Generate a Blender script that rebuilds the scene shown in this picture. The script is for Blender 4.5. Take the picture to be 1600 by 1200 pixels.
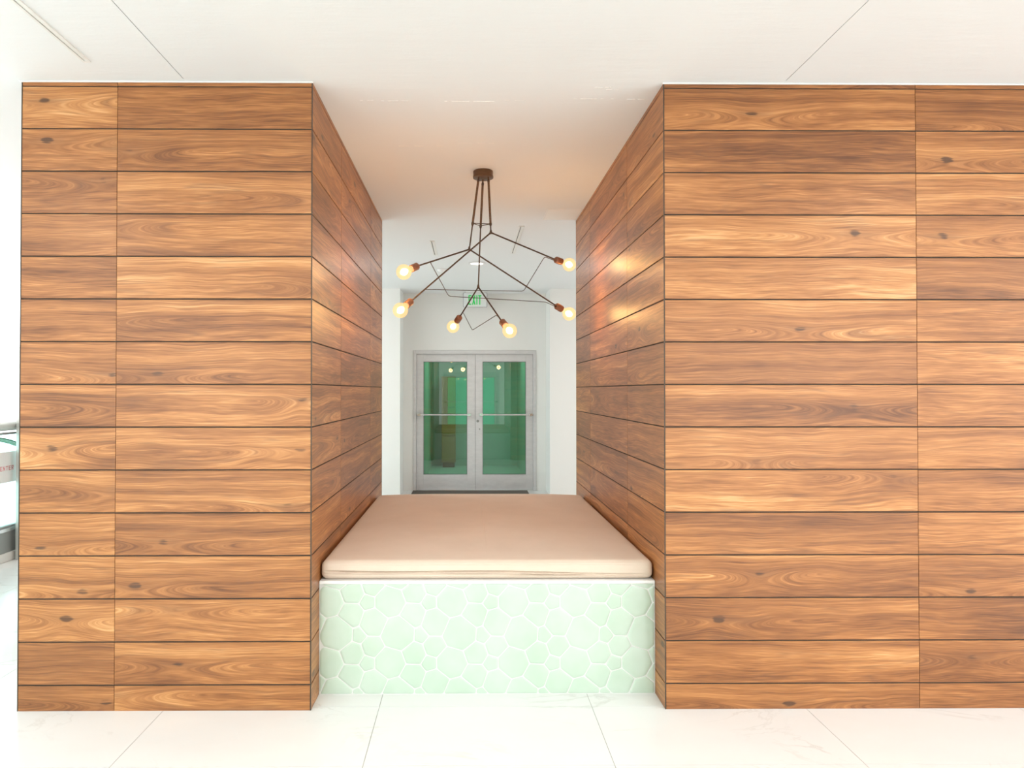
import bpy, bmesh, math, random
from mathutils import Vector, Matrix
random.seed(7)
scene = bpy.context.scene
for o in list(bpy.data.objects):
    bpy.data.objects.remove(o, do_unlink=True)
COL = scene.collection
PI = math.pi

# ------------------------------------------------------------------ camera
cam_data = bpy.data.cameras.new('camera')
cam = bpy.data.objects.new('camera', cam_data)
COL.objects.link(cam)
cam.location = (0, 0, 1.519)
cam.rotation_euler = (PI / 2 + 0.01115, 0, -0.00698)
cam_data.sensor_fit = 'HORIZONTAL'
cam_data.sensor_width = 36.0
cam_data.lens = 1045.01 / 1600 * 36.0
cam_data.shift_x = (800 - 738.34) / 1600
cam_data.shift_y = (598.91 - 600) / 1600
cam_data.clip_start = 0.02
scene.camera = cam

# ------------------------------------------------------------------ world and exposure
world = bpy.data.worlds.new('world')
scene.world = world
world.use_nodes = True
wb = world.node_tree.nodes['Background']
wb.inputs['Color'].default_value = (0.955, 0.985, 1.0, 1)      # bright overcast daylight
wb.inputs['Strength'].default_value = 4.0
scene.view_settings.view_transform = 'Standard'
scene.view_settings.look = 'None'
scene.view_settings.exposure = 0.22
scene.view_settings.gamma = 1.0
scene.view_settings.use_curve_mapping = False

DOWNLIGHT_W = 20.0
BULB_W = 5.0


def portal(name, loc, rot, sx, sy):
    l = bpy.data.lights.new(name, 'AREA')
    l.shape = 'RECTANGLE'; l.size = sx; l.size_y = sy
    l.cycles.is_portal = True
    o = bpy.data.objects.new(name, l); COL.objects.link(o)
    o.location = loc; o.rotation_euler = rot
    return o


# daylight enters by the open balcony side and by the added windows (portals only guide sampling)
portal('daylight_portal', (-7.5, 3.7, 1.45), (0, -PI / 2, 0), 3.0, 11.5)
portal('daylight_portal', (-3.2, -1.95, 1.5), (PI / 2, 0, 0), 2.9, 2.5)
portal('daylight_portal', (3.875, -1.95, 1.5), (PI / 2, 0, 0), 3.85, 2.5)
portal('daylight_portal', (6.3, 0.8, 1.5), (0, PI / 2, 0), 2.5, 4.0)
portal('daylight_portal', (6.3, 7.75, 1.5), (0, PI / 2, 0), 2.5, 3.2)

# ------------------------------------------------------------------ node helpers
def new_mat(name):
    m = bpy.data.materials.new(name); m.use_nodes = True
    nt = m.node_tree
    for n in list(nt.nodes):
        if n.type not in ('OUTPUT_MATERIAL', 'BSDF_PRINCIPLED'):
            nt.nodes.remove(n)
    return m, nt, nt.nodes['Principled BSDF'], nt.nodes['Material Output']


def plain(name, col, rough=0.5, metal=0.0, spec=0.5):
    m, nt, p, o = new_mat(name)
    p.inputs['Base Color'].default_value = (*col, 1)
    p.inputs['Roughness'].default_value = rough
    p.inputs['Metallic'].default_value = metal
    p.inputs['Specular IOR Level'].default_value = spec
    return m


class NB:
    """tiny expression builder for shader nodes"""
    def __init__(s, nt): s.nt = nt
    def n(s, t, **k):
        x = s.nt.nodes.new(t)
        for a, b in k.items(): setattr(x, a, b)
        return x
    def put(s, sock, v):
        if isinstance(v, (int, float)): sock.default_value = v
        elif isinstance(v, tuple): sock.default_value = v
        else: s.nt.links.new(v, sock)
    def m(s, op, a, b=0.0, c=None):
        x = s.n('ShaderNodeMath', operation=op)
        s.put(x.inputs[0], a)
        if op not in ('SQRT', 'ABSOLUTE', 'EXPONENT', 'SIGN', 'FRACT', 'FLOOR', 'SINE'):
            s.put(x.inputs[1], b)
        if c is not None: s.put(x.inputs[2], c)
        return x.outputs[0]
    def xyz(s, x, y, z=0.0):
        q = s.n('ShaderNodeCombineXYZ')
        s.put(q.inputs[0], x); s.put(q.inputs[1], y); s.put(q.inputs[2], z)
        return q.outputs[0]
    def noise(s, vec, scale=1.0, detail=2.0, rough=0.5, dist=0.0):
        x = s.n('ShaderNodeTexNoise')
        s.nt.links.new(vec, x.inputs['Vector'])
        x.inputs['Scale'].default_value = scale
        x.inputs['Detail'].default_value = detail
        x.inputs['Roughness'].default_value = rough
        x.inputs['Distortion'].default_value = dist
        return x.outputs[0]
    def ramp(s, fac, stops, interp='LINEAR'):
        x = s.n('ShaderNodeValToRGB')
        x.color_ramp.interpolation = interp
        e = x.color_ramp.elements
        while len(e) < len(stops): e.new(0.5)
        for i, (p, c) in enumerate(stops):
            e[i].position = p
            e[i].color = (*c, 1) if len(c) == 3 else c
        s.nt.links.new(fac, x.inputs[0])
        return x.outputs[0]
    def mix(s, fac, a, b, bt='MIX'):
        x = s.n('ShaderNodeMix', data_type='RGBA', blend_type=bt)
        s.put(x.inputs[0], fac)
        s.put(x.inputs[6], a); s.put(x.inputs[7], b)
        return x.outputs[2]
    def smooth(s, v, a, b):
        x = s.n('ShaderNodeMapRange', interpolation_type='SMOOTHSTEP')
        s.put(x.inputs[0], v); s.put(x.inputs[1], a); s.put(x.inputs[2], b)
        return x.outputs[0]


# ------------------------------------------------------------------ materials
def wood_material():
    m, nt, p, out = new_mat('walnut_look_porcelain_plank')
    b = NB(nt)
    def uvm(name):
        u = b.n('ShaderNodeUVMap', uv_map=name)
        q = b.n('ShaderNodeSeparateXYZ'); nt.links.new(u.outputs[0], q.inputs[0])
        return q.outputs[0], q.outputs[1]
    u, v = uvm('metres'); s1, s2 = uvm('seed'); ku, kv = uvm('knot'); tone, band = uvm('tone')
    su = b.m('ADD', u, b.m('MULTIPLY', s1, 37.0))
    du = b.m('SUBTRACT', u, ku); dv = b.m('SUBTRACT', v, kv)
    # figure flowing round a knot: cathedral and eye shapes
    lk = b.m('MULTIPLY', s2, 0.22); lk = b.m('ADD', lk, 0.09)
    q = b.m('DIVIDE', du, lk)
    ek = b.m('EXPONENT', b.m('MULTIPLY', b.m('MULTIPLY', q, q), -1.0))
    w1 = b.m('SUBTRACT', b.noise(b.xyz(b.m('MULTIPLY', su, 2.2), b.m('MULTIPLY', v, 5.0), b.m('MULTIPLY', s2, 19.0)), 1.0, 2.0, .5), 0.5)
    w2 = b.m('SUBTRACT', b.noise(b.xyz(b.m('MULTIPLY', su, 9.0), b.m('MULTIPLY', v, 22.0), b.m('MULTIPLY', s2, 7.0)), 1.0, 2.0, .5), 0.5)
    dvw = b.m('ADD', b.m('ADD', dv, b.m('MULTIPLY', w1, 0.055)), b.m('MULTIPLY', w2, 0.005))
    g = b.m('SQRT', b.m('ADD', b.m('MULTIPLY', dvw, dvw), b.m('MULTIPLY', ek, 0.0016)))
    g = b.m('ADD', g, b.m('MULTIPLY', dvw, 0.55))
    z = b.m('MULTIPLY', s2, 31.0)
    n1 = b.noise(b.xyz(b.m('MULTIPLY', su, 0.65), b.m('MULTIPLY', g, 13.0), z), 1.0, 2.5, .5)
    n2 = b.noise(b.xyz(b.m('MULTIPLY', su, 1.6), b.m('MULTIPLY', g, 85.0), b.m('ADD', z, 5.0)), 1.0, 3.0, .6)
    n3 = b.noise(b.xyz(b.m('MULTIPLY', su, 7.0), b.m('MULTIPLY', g, 420.0), b.m('ADD', z, 9.0)), 1.0, 2.0, .6)
    n4 = b.noise(b.xyz(b.m('MULTIPLY', su, 1.1), b.m('MULTIPLY', g, 34.0), b.m('ADD', z, 2.0)), 1.0, 1.0, .5)
    blot = b.noise(b.xyz(b.m('MULTIPLY', su, 3.5), b.m('MULTIPLY', v, 14.0), b.m('ADD', z, 14.0)), 1.0, 2.0, .6)
    f = b.m('ADD', b.m('MULTIPLY', b.m('SUBTRACT', n1, .5), b.m('ADD', b.m('MULTIPLY', band, .8), .75)), tone)
    f = b.m('ADD', f, b.m('MULTIPLY', b.m('SUBTRACT', n2, .5), .85))
    f = b.m('ADD', f, b.m('MULTIPLY', b.m('SUBTRACT', n3, .5), .95))
    f = b.m('ADD', f, b.m('MULTIPLY', b.m('SUBTRACT', blot, .5), .42))
    col = b.ramp(f, [(0.0, (.138, .048, .017)), (0.28, (.258, .095, .030)), (0.5, (.382, .147, .046)),
                     (0.72, (.530, .226, .074)), (1.0, (.735, .385, .165))])
    # thin dark late-wood lines
    ridge = b.m('SUBTRACT', 1.0, b.m('MULTIPLY', b.m('ABSOLUTE', b.m('SUBTRACT', n4, .5)), 26.0))
    ridge = b.m('MAXIMUM', ridge, 0.0)
    ridge = b.m('MULTIPLY', ridge, b.smooth(blot, .40, .62))
    col = b.mix(b.m('MULTIPLY', ridge, .55), col, (.17, .068, .030, 1))
    # knot
    kx = b.m('DIVIDE', du, .020); ky = b.m('DIVIDE', dv, .010)
    kd = b.m('ADD', b.m('MULTIPLY', kx, kx), b.m('MULTIPLY', ky, ky))
    kd = b.m('ADD', kd, b.m('MULTIPLY', w2, 9.0))
    kd = b.m('ADD', kd, b.m('MULTIPLY', b.m('SUBTRACT', n3, .5), 6.0))
    kk = b.m('SUBTRACT', 1.0, b.smooth(kd, 0.0, 2.4))
    kk = b.m('MULTIPLY', kk, b.smooth(n2, .22, .52))
    kx2 = b.m('DIVIDE', du, .10); ky2 = b.m('DIVIDE', dv, .020)
    kd2 = b.m('ADD', b.m('MULTIPLY', kx2, kx2), b.m('MULTIPLY', ky2, ky2))
    halo = b.m('MULTIPLY', b.m('EXPONENT', b.m('MULTIPLY', kd2, -1.0)), b.smooth(n2, .35, .65))
    col = b.mix(b.m('MULTIPLY', halo, .60), col, (.24, .105, .045, 1))
    col = b.mix(b.m('MULTIPLY', kk, .85), col, (.075, .034, .018, 1))
    nt.links.new(col, p.inputs['Base Color'])
    p.inputs['Roughness'].default_value = 0.36
    p.inputs['Specular IOR Level'].default_value = 0.50
    bump = b.n('ShaderNodeBump'); bump.inputs['Strength'].default_value = .08
    bump.inputs['Distance'].default_value = .002
    nt.links.new(n2, bump.inputs['Height']); nt.links.new(bump.outputs[0], p.inputs['Normal'])
    return m


def ceiling_material():
    m, nt, p, out = new_mat('painted_ceiling')
    b = NB(nt)
    tc = b.n('ShaderNodeTexCoord')
    mp = b.n('ShaderNodeMapping'); mp.inputs['Scale'].default_value = (1.2, 7.0, 1.0)
    nt.links.new(tc.outputs['Object'], mp.inputs[0])
    n = b.noise(mp.outputs[0], 1.6, 5.0, .6)
    n2 = b.noise(tc.outputs['Object'], 60.0, 2.0, .6)
    h = b.m('ADD', n, b.m('MULTIPLY', n2, .12))
    bump = b.n('ShaderNodeBump'); bump.inputs['Strength'].default_value = .13
    bump.inputs['Distance'].default_value = .02
    nt.links.new(h, bump.inputs['Height']); nt.links.new(bump.outputs[0], p.inputs['Normal'])
    p.inputs['Base Color'].default_value = (.855, .868, .872, 1)
    p.inputs['Roughness'].default_value = .75
    return m


def marble_material():
    m, nt, p, out = new_mat('white_marble_tile')
    b = NB(nt)
    tc = b.n('ShaderNodeTexCoord')
    mp = b.n('ShaderNodeMapping'); mp.inputs['Rotation'].default_value = (0, 0, .9)
    mp.inputs['Scale'].default_value = (.9, 2.0, 1)
    nt.links.new(tc.outputs['Object'], mp.inputs[0])
    n = b.noise(mp.outputs[0], 1.1, 7.0, .6, .9)
    v = b.m('SUBTRACT', 1.0, b.m('MULTIPLY', b.m('ABSOLUTE', b.m('SUBTRACT', n, .5)), 60.0))
    v = b.m('MAXIMUM', v, 0.0)
    msk = b.smooth(b.noise(tc.outputs['Object'], 1.7, 2.0, .5), .48, .68)
    v = b.m('MULTIPLY', v, msk)
    cloud = b.smooth(b.noise(mp.outputs[0], .8, 4.0, .6), .3, .8)
    col = b.mix(cloud, (.88, .875, .865, 1), (.83, .825, .815, 1))
    col = b.mix(b.m('MULTIPLY', v, .35), col, (.50, .47, .43, 1))
    nt.links.new(col, p.inputs['Base Color'])
    p.inputs['Roughness'].default_value = .16
    p.inputs['Specular IOR Level'].default_value = .45
    return m


def fabric_material():
    m, nt, p, out = new_mat('tan_canvas')
    b = NB(nt)
    tc = b.n('ShaderNodeTexCoord')
    n = b.noise(tc.outputs['Object'], 3.2, 4.0, .6)
    f = b.noise(tc.outputs['Object'], 420.0, 2.0, .7)
    k = b.m('ADD', b.m('MULTIPLY', n, .7), b.m('MULTIPLY', f, .3))
    col = b.ramp(k, [(.3, (.705, .560, .445)), (.7, (.78, .635, .52))])
    nt.links.new(col, p.inputs['Base Color'])
    wx = b.n('ShaderNodeTexWave', wave_type='BANDS', bands_direction='X'); wx.inputs['Scale'].default_value = 150
    wy = b.n('ShaderNodeTexWave', wave_type='BANDS', bands_direction='Y'); wy.inputs['Scale'].default_value = 150
    for w in (wx, wy): nt.links.new(tc.outputs['Object'], w.inputs['Vector'])
    h = b.m('ADD', b.m('MULTIPLY', wx.outputs['Fac'], wy.outputs['Fac']), b.m('MULTIPLY', f, .6))
    bump = b.n('ShaderNodeBump'); bump.inputs['Strength'].default_value = .25
    bump.inputs['Distance'].default_value = .001
    nt.links.new(h, bump.inputs['Height'])
    b2 = b.n('ShaderNodeBump'); b2.inputs['Strength'].default_value = .35; b2.inputs['Distance'].default_value = .012
    nn = b.noise(tc.outputs['Object'], 5.0, 2.0, .5)
    nt.links.new(nn, b2.inputs['Height']); nt.links.new(bump.outputs[0], b2.inputs['Normal'])
    nt.links.new(b2.outputs[0], p.inputs['Normal'])
    p.inputs['Roughness'].default_value = .9
    p.inputs['Sheen Weight'].default_value = .15
    return m


def glass_tile_material():
    m, nt, p, out = new_mat('mint_glass_tile')
    b = NB(nt)
    tc = b.n('ShaderNodeTexCoord')
    n = b.noise(tc.outputs['Object'], 5.0, 3.0, .6)
    col = b.ramp(n, [(.3, (.535, .655, .53)), (.7, (.605, .70, .60))])
    nt.links.new(col, p.inputs['Base Color'])
    p.inputs['Roughness'].default_value = .12
    p.inputs['Coat Weight'].default_value = .15
    return m


def pane_material(name, tint, refl, rough=0.0):
    m, nt, p, out = new_mat(name)
    b = NB(nt); nt.nodes.remove(p)
    tr = b.n('ShaderNodeBsdfTransparent'); tr.inputs[0].default_value = (*tint, 1)
    gl = b.n('ShaderNodeBsdfGlossy'); gl.inputs['Roughness'].default_value = rough
    gl.inputs[0].default_value = (.95, 1, .98, 1)
    fr = b.n('ShaderNodeFresnel'); fr.inputs[0].default_value = 1.45
    mx = b.n('ShaderNodeMixShader')
    geo = b.n('ShaderNodeNewGeometry')
    front = b.m('SUBTRACT', 1.0, geo.outputs['Backfacing'])
    fac = b.m('MULTIPLY', b.m('MINIMUM', b.m('ADD', fr.outputs[0], refl), 1.0), front)
    nt.links.new(fac, mx.inputs[0]); nt.links.new(tr.outputs[0], mx.inputs[1]); nt.links.new(gl.outputs[0], mx.inputs[2])
    nt.links.new(mx.outputs[0], out.inputs[0])
    return m


def emissive(name, col, strength):
    m, nt, p, out = new_mat(name)
    p.inputs['Base Color'].default_value = (*col, 1)
    p.inputs['Emission Color'].default_value = (*col, 1)
    p.inputs['Emission Strength'].default_value = strength
    return m


def globe_material():
    m, nt, p, out = new_mat('warm_globe_glass')
    b = NB(nt); nt.nodes.remove(p)
    tr = b.n('ShaderNodeBsdfTransparent'); tr.inputs[0].default_value = (1, .92, .78, 1)
    em = b.n('ShaderNodeEmission'); em.inputs[0].default_value = (1, .64, .30, 1); em.inputs[1].default_value = 1.35
    mx = b.n('ShaderNodeMixShader'); mx.inputs[0].default_value = .42
    nt.links.new(tr.outputs[0], mx.inputs[1]); nt.links.new(em.outputs[0], mx.inputs[2])
    nt.links.new(mx.outputs[0], out.inputs[0])
    return m


def brushed(name, c0, c1, rough, metal, sc=(3, 3, 40)):
    m, nt, p, out = new_mat(name)
    b = NB(nt)
    tc = b.n('ShaderNodeTexCoord')
    mp = b.n('ShaderNodeMapping'); mp.inputs['Scale'].default_value = sc
    nt.links.new(tc.outputs['Object'], mp.inputs[0])
    n = b.noise(mp.outputs[0], 2.0, 4.0, .6)
    col = b.ramp(n, [(.3, c0), (.7, c1)])
    nt.links.new(col, p.inputs['Base Color'])
    p.inputs['Roughness'].default_value = rough
    p.inputs['Metallic'].default_value = metal
    return m


M = {}
M['wood'] = wood_material()
M['grout_dark'] = plain('dark_grout', (.055, .040, .030), .9)
M['corner'] = plain('bronze_corner_profile', (.085, .062, .045), .5, .3)
M['ceiling'] = ceiling_material()
M['white'] = plain('white_wall_paint', (.86, .865, .84), .7)
M['trim_white'] = plain('white_caulk', (.93, .925, .90), .6)
M['joint'] = plain('dark_joint_backing', (.25, .24, .23), .9)  # dark backing visible through the ceiling joints
M['marble'] = marble_material()
M['floor_joint'] = plain('floor_joint', (.44, .42, .40), .8)
M['fabric'] = fabric_material()
M['tile'] = glass_tile_material()
M['tile_grout'] = plain('white_grout', (.78, .785, .75), .8)
M['ledge'] = plain('white_stone_ledge', (.93, .92, .90), .3)
M['alu'] = brushed('weathered_aluminium', (.64, .64, .65), (.71, .71, .72), .42, .25, (4, 4, 12))
M['alu_dark'] = plain('dark_aluminium', (.16, .16, .165), .5, .4)  # dark grey for the door seals and glazing beads
M['steel'] = plain('satin_steel', (.72, .72, .73), .25, .9)
M['pane'] = pane_material('green_tinted_glass', (.32, .62, .47), .07)
M['clear'] = pane_material('clear_glass', (.985, .987, .982), .0)
M['rail_glass'] = pane_material('aqua_rail_glass', (.76, .94, .93), .0)
M['bronze'] = brushed('brushed_bronze', (.14, .078, .045), (.21, .115, .066), .38, .75, (8, 8, 60))
M['bronze_dark'] = plain('dark_bronze_rod', (.105, .066, .046), .45, .5)
M['copper'] = brushed('copper_socket', (.30, .15, .10), (.42, .22, .15), .40, .6, (8, 8, 60))
M['globe'] = globe_material()
M['core'] = emissive('filament_glow', (1, .52, .17), 17.0)
M['white_plastic'] = plain('white_plastic', (.85, .85, .84), .4)
M['green_letter'] = emissive('green_lit_letter', (.01, .45, .09), .45)
M['sign_face'] = plain('sign_face', (.80, .83, .83), .3)
M['sign_edge'] = plain('sign_edge', (.38, .33, .38), .5)
M['light_lens'] = emissive('downlight_lens', (1, .97, .90), 2.2)
M['mat'] = plain('brown_doormat', (.12, .10, .085), .95)
M['vestibule'] = plain('vestibule_paint', (.80, .80, .78), .7)
M['cab'] = plain('cabinet_wood', (.80, .30, .03), .5)
M['cab_dark'] = plain('cabinet_dark', (.42, .16, .02), .5)
M['rail_metal'] = plain('brushed_rail_metal', (.55, .56, .53), .38, .4)
M['rail_grey'] = plain('grey_rail_channel', (.28, .29, .28), .45, .4)
M['kerb'] = plain('pale_kerb', (.70, .70, .67), .6)
M['paper'] = plain('paper_notice', (.80, .79, .78), .8)
M['pink_ink'] = plain('faded_red_ink', (.75, .28, .30), .8)
M['leaf'] = plain('palm_leaf_green', (.035, .17, .075), .4)
M['stem'] = plain('palm_stem', (.16, .13, .07), .7)
M['pot'] = plain('pale_planter', (.62, .62, .60), .6)
M['soil'] = plain('potting_soil', (.07, .05, .035), .95)
M['terrace'] = plain('outdoor_paving', (.72, .72, .70), .8)
M['vent_white'] = plain('vent_enamel', (.84, .83, .80), .5)
M['slot_dark'] = plain('slot_interior', (.12, .115, .11), .8)
M['scar'] = plain('plaster_scar', (.94, .93, .91), .7)


# ------------------------------------------------------------------ mesh helpers
class MB:
    def __init__(s): s.bm = bmesh.new()
    def box(s, x0, x1, y0, y1, z0, z1, bev=0.0, seg=2):
        r = bmesh.ops.create_cube(s.bm, size=1.0)
        vs = r['verts']
        for v in vs:
            v.co = Vector((x0 + (v.co.x + .5) * (x1 - x0), y0 + (v.co.y + .5) * (y1 - y0), z0 + (v.co.z + .5) * (z1 - z0)))
        if bev > 0:
            es = list({e for v in vs for e in v.link_edges})
            bmesh.ops.bevel(s.bm, geom=es, offset=bev, segments=seg, affect='EDGES', profile=.5)
        return s
    def rod(s, a, b, r0, r1=None, n=16, caps=True):
        a, b = Vector(a), Vector(b); r1 = r0 if r1 is None else r1
        d = (b - a); L = d.length
        q = d.to_track_quat('Z', 'Y').to_matrix().to_4x4()
        mt = Matrix.Translation((a + b) / 2) @ q
        bmesh.ops.create_cone(s.bm, cap_ends=caps, segments=n, radius1=r0, radius2=r1, depth=L, matrix=mt)
        return s
    def path(s, pts, r, n=10, corner=0.012):
        """tube along a polyline with rounded corners"""
        pts = [Vector(p) for p in pts]; P = [pts[0]]
        for i in range(1, len(pts) - 1):
            p = pts[i]; a = (pts[i-1] - p); b = (pts[i+1] - p)
            c = min(corner, a.length * .4, b.length * .4)
            p0 = p + a.normalized() * c; p1 = p + b.normalized() * c
            for k in range(6):
                t = k / 5
                P.append(p0 * (1-t)**2 + p * 2*t*(1-t) + p1 * t*t)
        P.append(pts[-1])
        rings = []; up = None
        for i, p in enumerate(P):
            t = (P[min(i+1, len(P)-1)] - P[max(i-1, 0)]).normalized()
            if up is None:
                up = t.orthogonal().normalized()
            up = (up - t * up.dot(t)).normalized()
            si = t.cross(up)
            rings.append([s.bm.verts.new(p + (up * math.cos(2*PI*k/n) + si * math.sin(2*PI*k/n)) * r) for k in range(n)])
        for a, b in zip(rings, rings[1:]):
            for k in range(n):
                s.bm.faces.new((a[k], a[(k+1) % n], b[(k+1) % n], b[k]))
        s.bm.faces.new(rings[0][::-1]); s.bm.faces.new(rings[-1])
        return s
    def lathe(s, prof, origin=(0, 0, 0), axis=(0, 0, 1), n=32):
        """prof: list of (radius, height along axis)"""
        q = Vector(axis).to_track_quat('Z', 'Y').to_matrix(); o = Vector(origin)
        rings = []
        for r, h in prof:
            if r < 1e-6:
                rings.append([s.bm.verts.new(o + q @ Vector((0, 0, h)))])
            else:
                rings.append([s.bm.verts.new(o + q @ Vector((r*math.cos(2*PI*k/n), r*math.sin(2*PI*k/n), h))) for k in range(n)])
        for a, b in zip(rings, rings[1:]):
            for k in range(n):
                k2 = (k+1) % n
                if len(a) == 1 and len(b) == 1: continue
                if len(a) == 1: s.bm.faces.new((a[0], b[k2], b[k]))
                elif len(b) == 1: s.bm.faces.new((a[k], a[k2], b[0]))
                else: s.bm.faces.new((a[k], a[k2], b[k2], b[k]))
        return s
    def build(s, name, mat, parent=None, smooth=False, **tags):
        bmesh.ops.recalc_face_normals(s.bm, faces=s.bm.faces)
        me = bpy.data.meshes.new(name); s.bm.to_mesh(me); s.bm.free()
        mats = mat if isinstance(mat, (list, tuple)) else [mat]
        for x in mats: me.materials.append(x)
        if smooth:
            for f in me.polygons: f.use_smooth = True
            try: me.set_sharp_from_angle(angle=math.radians(40))
            except Exception: pass
        o = bpy.data.objects.new(name, me); COL.objects.link(o)
        if parent is not None:
            o.parent = parent
            o.matrix_parent_inverse = Matrix.Translation(-Vector(parent.location)) if parent.parent is None else parent_inv(parent)
        for k, v in tags.items(): o[k] = v
        return o


def parent_inv(p):
    # children are modelled in world space; p is itself a world-space mesh under an Empty
    return Matrix.Identity(4) if p.parent is None else Matrix.Identity(4)


def empty(name, loc=(0, 0, 0), **tags):
    o = bpy.data.objects.new(name, None); COL.objects.link(o)
    o.location = loc; o.empty_display_size = .1
    for k, v in tags.items(): o[k] = v
    return o


def struct(name, mb, mat, **t):
    return mb.build(name, mat, None, kind='structure', **t)


H = 3.0
# ------------------------------------------------------------------ wood clad walls
PITCH = .204
ROWS = [(H - .0225, H)] + [(H - .0225 - PITCH*(i+1), H - .0225 - PITCH*i) for i in range(14)] + [(0.0, H - .0225 - PITCH*14)]
# how light or dark each plank prints, read row by row from the ceiling down (front faces)
TONE = {
    'LA': [.50, .56, .58, .40, .55, .55, .44, .52, .46, .62, .48, .48, .50, .62, .42, .46],
    'LB': [.42, .38, .40, .60, .42, .58, .62, .46, .56, .50, .54, .40, .50, .58, .62, .46],
    'RA': [.46, .46, .42, .50, .60, .60, .54, .42, .50, .62, .62, .40, .46, .46, .60, .50],
    'RB': [.34, .36, .56, .62, .48, .38, .48, .54, .46, .60, .36, .56, .44, .42, .48, .46],
}


def plank_faces(faces, name, parent):
    """faces: list of (key, origin, udir, normal, [(u0,u1),...], zmin)"""
    bm = bmesh.new()
    L = {n: bm.loops.layers.uv.new(n) for n in ('metres', 'seed', 'knot', 'tone')}
    for key, org, ud, nd, cols, zmin in faces:
        org, ud, nd = Vector(org), Vector(ud), Vector(nd)
        for ci, (ckey, u0, u1) in enumerate(cols):
            for ri, (z0, z1) in enumerate(ROWS):
                if z1 < zmin: continue
                rnd = random.Random(hash((key, ci, ri, 11)) & 0xffffff if False else (sum(map(ord, key)) * 7919 + ci * 131 + ri * 17 + 5))
                gz, gu = .0032, .0010
                if z1 - z0 < .05: gz = .0016
                a0, a1, b0, b1 = u0 + gu, u1 - gu, z0 + gz, z1 - gz
                if ri == 0: b1 = z1
                if ri == len(ROWS) - 1: b0 = z0
                w, h = u1 - u0, z1 - z0
                seed = (rnd.random(), rnd.random())
                knot = (rnd.uniform(-.2, w + .2), rnd.uniform(.02, .18))
                if rnd.random() < .25: knot = (rnd.uniform(-.9, -.4), rnd.uniform(0, .2))
                t = TONE[ckey][ri] if ckey in TONE else rnd.uniform(.40, .56)
                band = rnd.uniform(0, .9)
                c = .0012   # chamfer
                ou = rnd.uniform(0, .0)
                ring_o = [(a0, b0), (a1, b0), (a1, b1), (a0, b1)]
                ring_i = [(a0 + c, b0 + c), (a1 - c, b0 + c), (a1 - c, b1 - c), (a0 + c, b1 - c)]
                def P(u, z, d): return org + ud * u + Vector((0, 0, z)) + nd * d
                vb = [bm.verts.new(P(u, z, -.009)) for u, z in ring_o]
                vo = [bm.verts.new(P(u, z, -c)) for u, z in ring_o]
                vi = [bm.verts.new(P(u, z, 0)) for u, z in ring_i]
                fs = []
                for A, B, ra, rb in ((vb, vo, ring_o, ring_o), (vo, vi, ring_o, ring_i)):
                    for k in range(4):
                        k2 = (k+1) % 4
                        fs.append((bm.faces.new((A[k], A[k2], B[k2], B[k])), (ra[k], ra[k2], rb[k2], rb[k])))
                fs.append((bm.faces.new(vi), tuple(ring_i)))
                for f, uvs in fs:
                    for lp, (uu, zz) in zip(f.loops, uvs):
                        lp[L['metres']].uv = (uu - u0 + ou, zz - z0)
                        lp[L['seed']].uv = seed
                        lp[L['knot']].uv = knot
                        lp[L['tone']].uv = (.485 + (t - .5) * .8, band)
    bmesh.ops.recalc_face_normals(bm, faces=bm.faces)
    me = bpy.data.meshes.new(name); bm.to_mesh(me); bm.free()
    me.materials.append(M['wood'])
    o = bpy.data.objects.new(name, me); COL.objects.link(o); o.parent = parent
    return o


XL0, XL1, XR0, XR1, YF, YB = -2.136, -.7454, .9415, 3.9, 3.2, 5.81
XJL, XJR = -1.678, 2.161

wl = struct('wall_left', MB().box(XL0 + .004, XL1 - .004, YF + .004, YB - .004, 0, H), M['grout_dark'])
plank_faces([
    ('Lfront', (XL0, YF, 0), (1, 0, 0), (0, -1, 0), [('LA', .004, XJL - XL0), ('LB', XJL - XL0, XL1 - XL0 - .004)], 0),
    ('Linner', (XL1, YF, 0), (0, 1, 0), (1, 0, 0), [('', .004, .735), ('', .735, 1.922), ('', 1.922, YB - YF - .004)], 0),
    ('Lback', (XL0, YB, 0), (1, 0, 0), (0, 1, 0), [('', .004, .46), ('', .46, XL1 - XL0 - .004)], 0),
    ('Louter', (XL0, YF, 0), (0, 1, 0), (-1, 0, 0), [('', .004, .735), ('', .735, 1.922), ('', 1.922, YB - YF - .004)], 0),
], 'plank_cladding', wl)
wr = struct('wall_right', MB().box(XR0 + .004, XR1 - .004, YF + .004, YB - .004, 0, H), M['grout_dark'])
plank_faces([
    ('Rfront', (XR0, YF, 0), (1, 0, 0), (0, -1, 0), [('RA', .004, XJR - XR0), ('RB', XJR - XR0, XJR - XR0 + 1.2), ('', XJR - XR0 + 1.2, XR1 - XR0 - .004)], 0),
    ('Rinner', (XR0, YF, 0), (0, 1, 0), (-1, 0, 0), [('', .004, .742), ('', .742, 1.941), ('', 1.941, YB - YF - .004)], 0),
    ('Rback', (XR0, YB, 0), (1, 0, 0), (0, 1, 0), [('', .004, 1.2), ('', 1.2, 2.4), ('', 2.4, XR1 - XR0 - .004)], 0),
    ('Router', (XR1, YF, 0), (0, 1, 0), (1, 0, 0), [('', .004, .742), ('', .742, 1.941), ('', 1.941, YB - YF - .004)], 0),
], 'plank_cladding', wr)
# bronze corner profiles
k = 0
for par, xs in ((wl, ((XL0, 1), (XL1, -1))), (wr, ((XR0, 1), (XR1, -1)))):
    for x, sg in xs:
        for y, sy in ((YF, 1), (YB, -1)):
            MB().box(min(x, x + sg*.0045), max(x, x + sg*.0045), min(y, y + sy*.0045), max(y, y + sy*.0045), 0, H).build('corner_profile', M['corner'], par)
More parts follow.
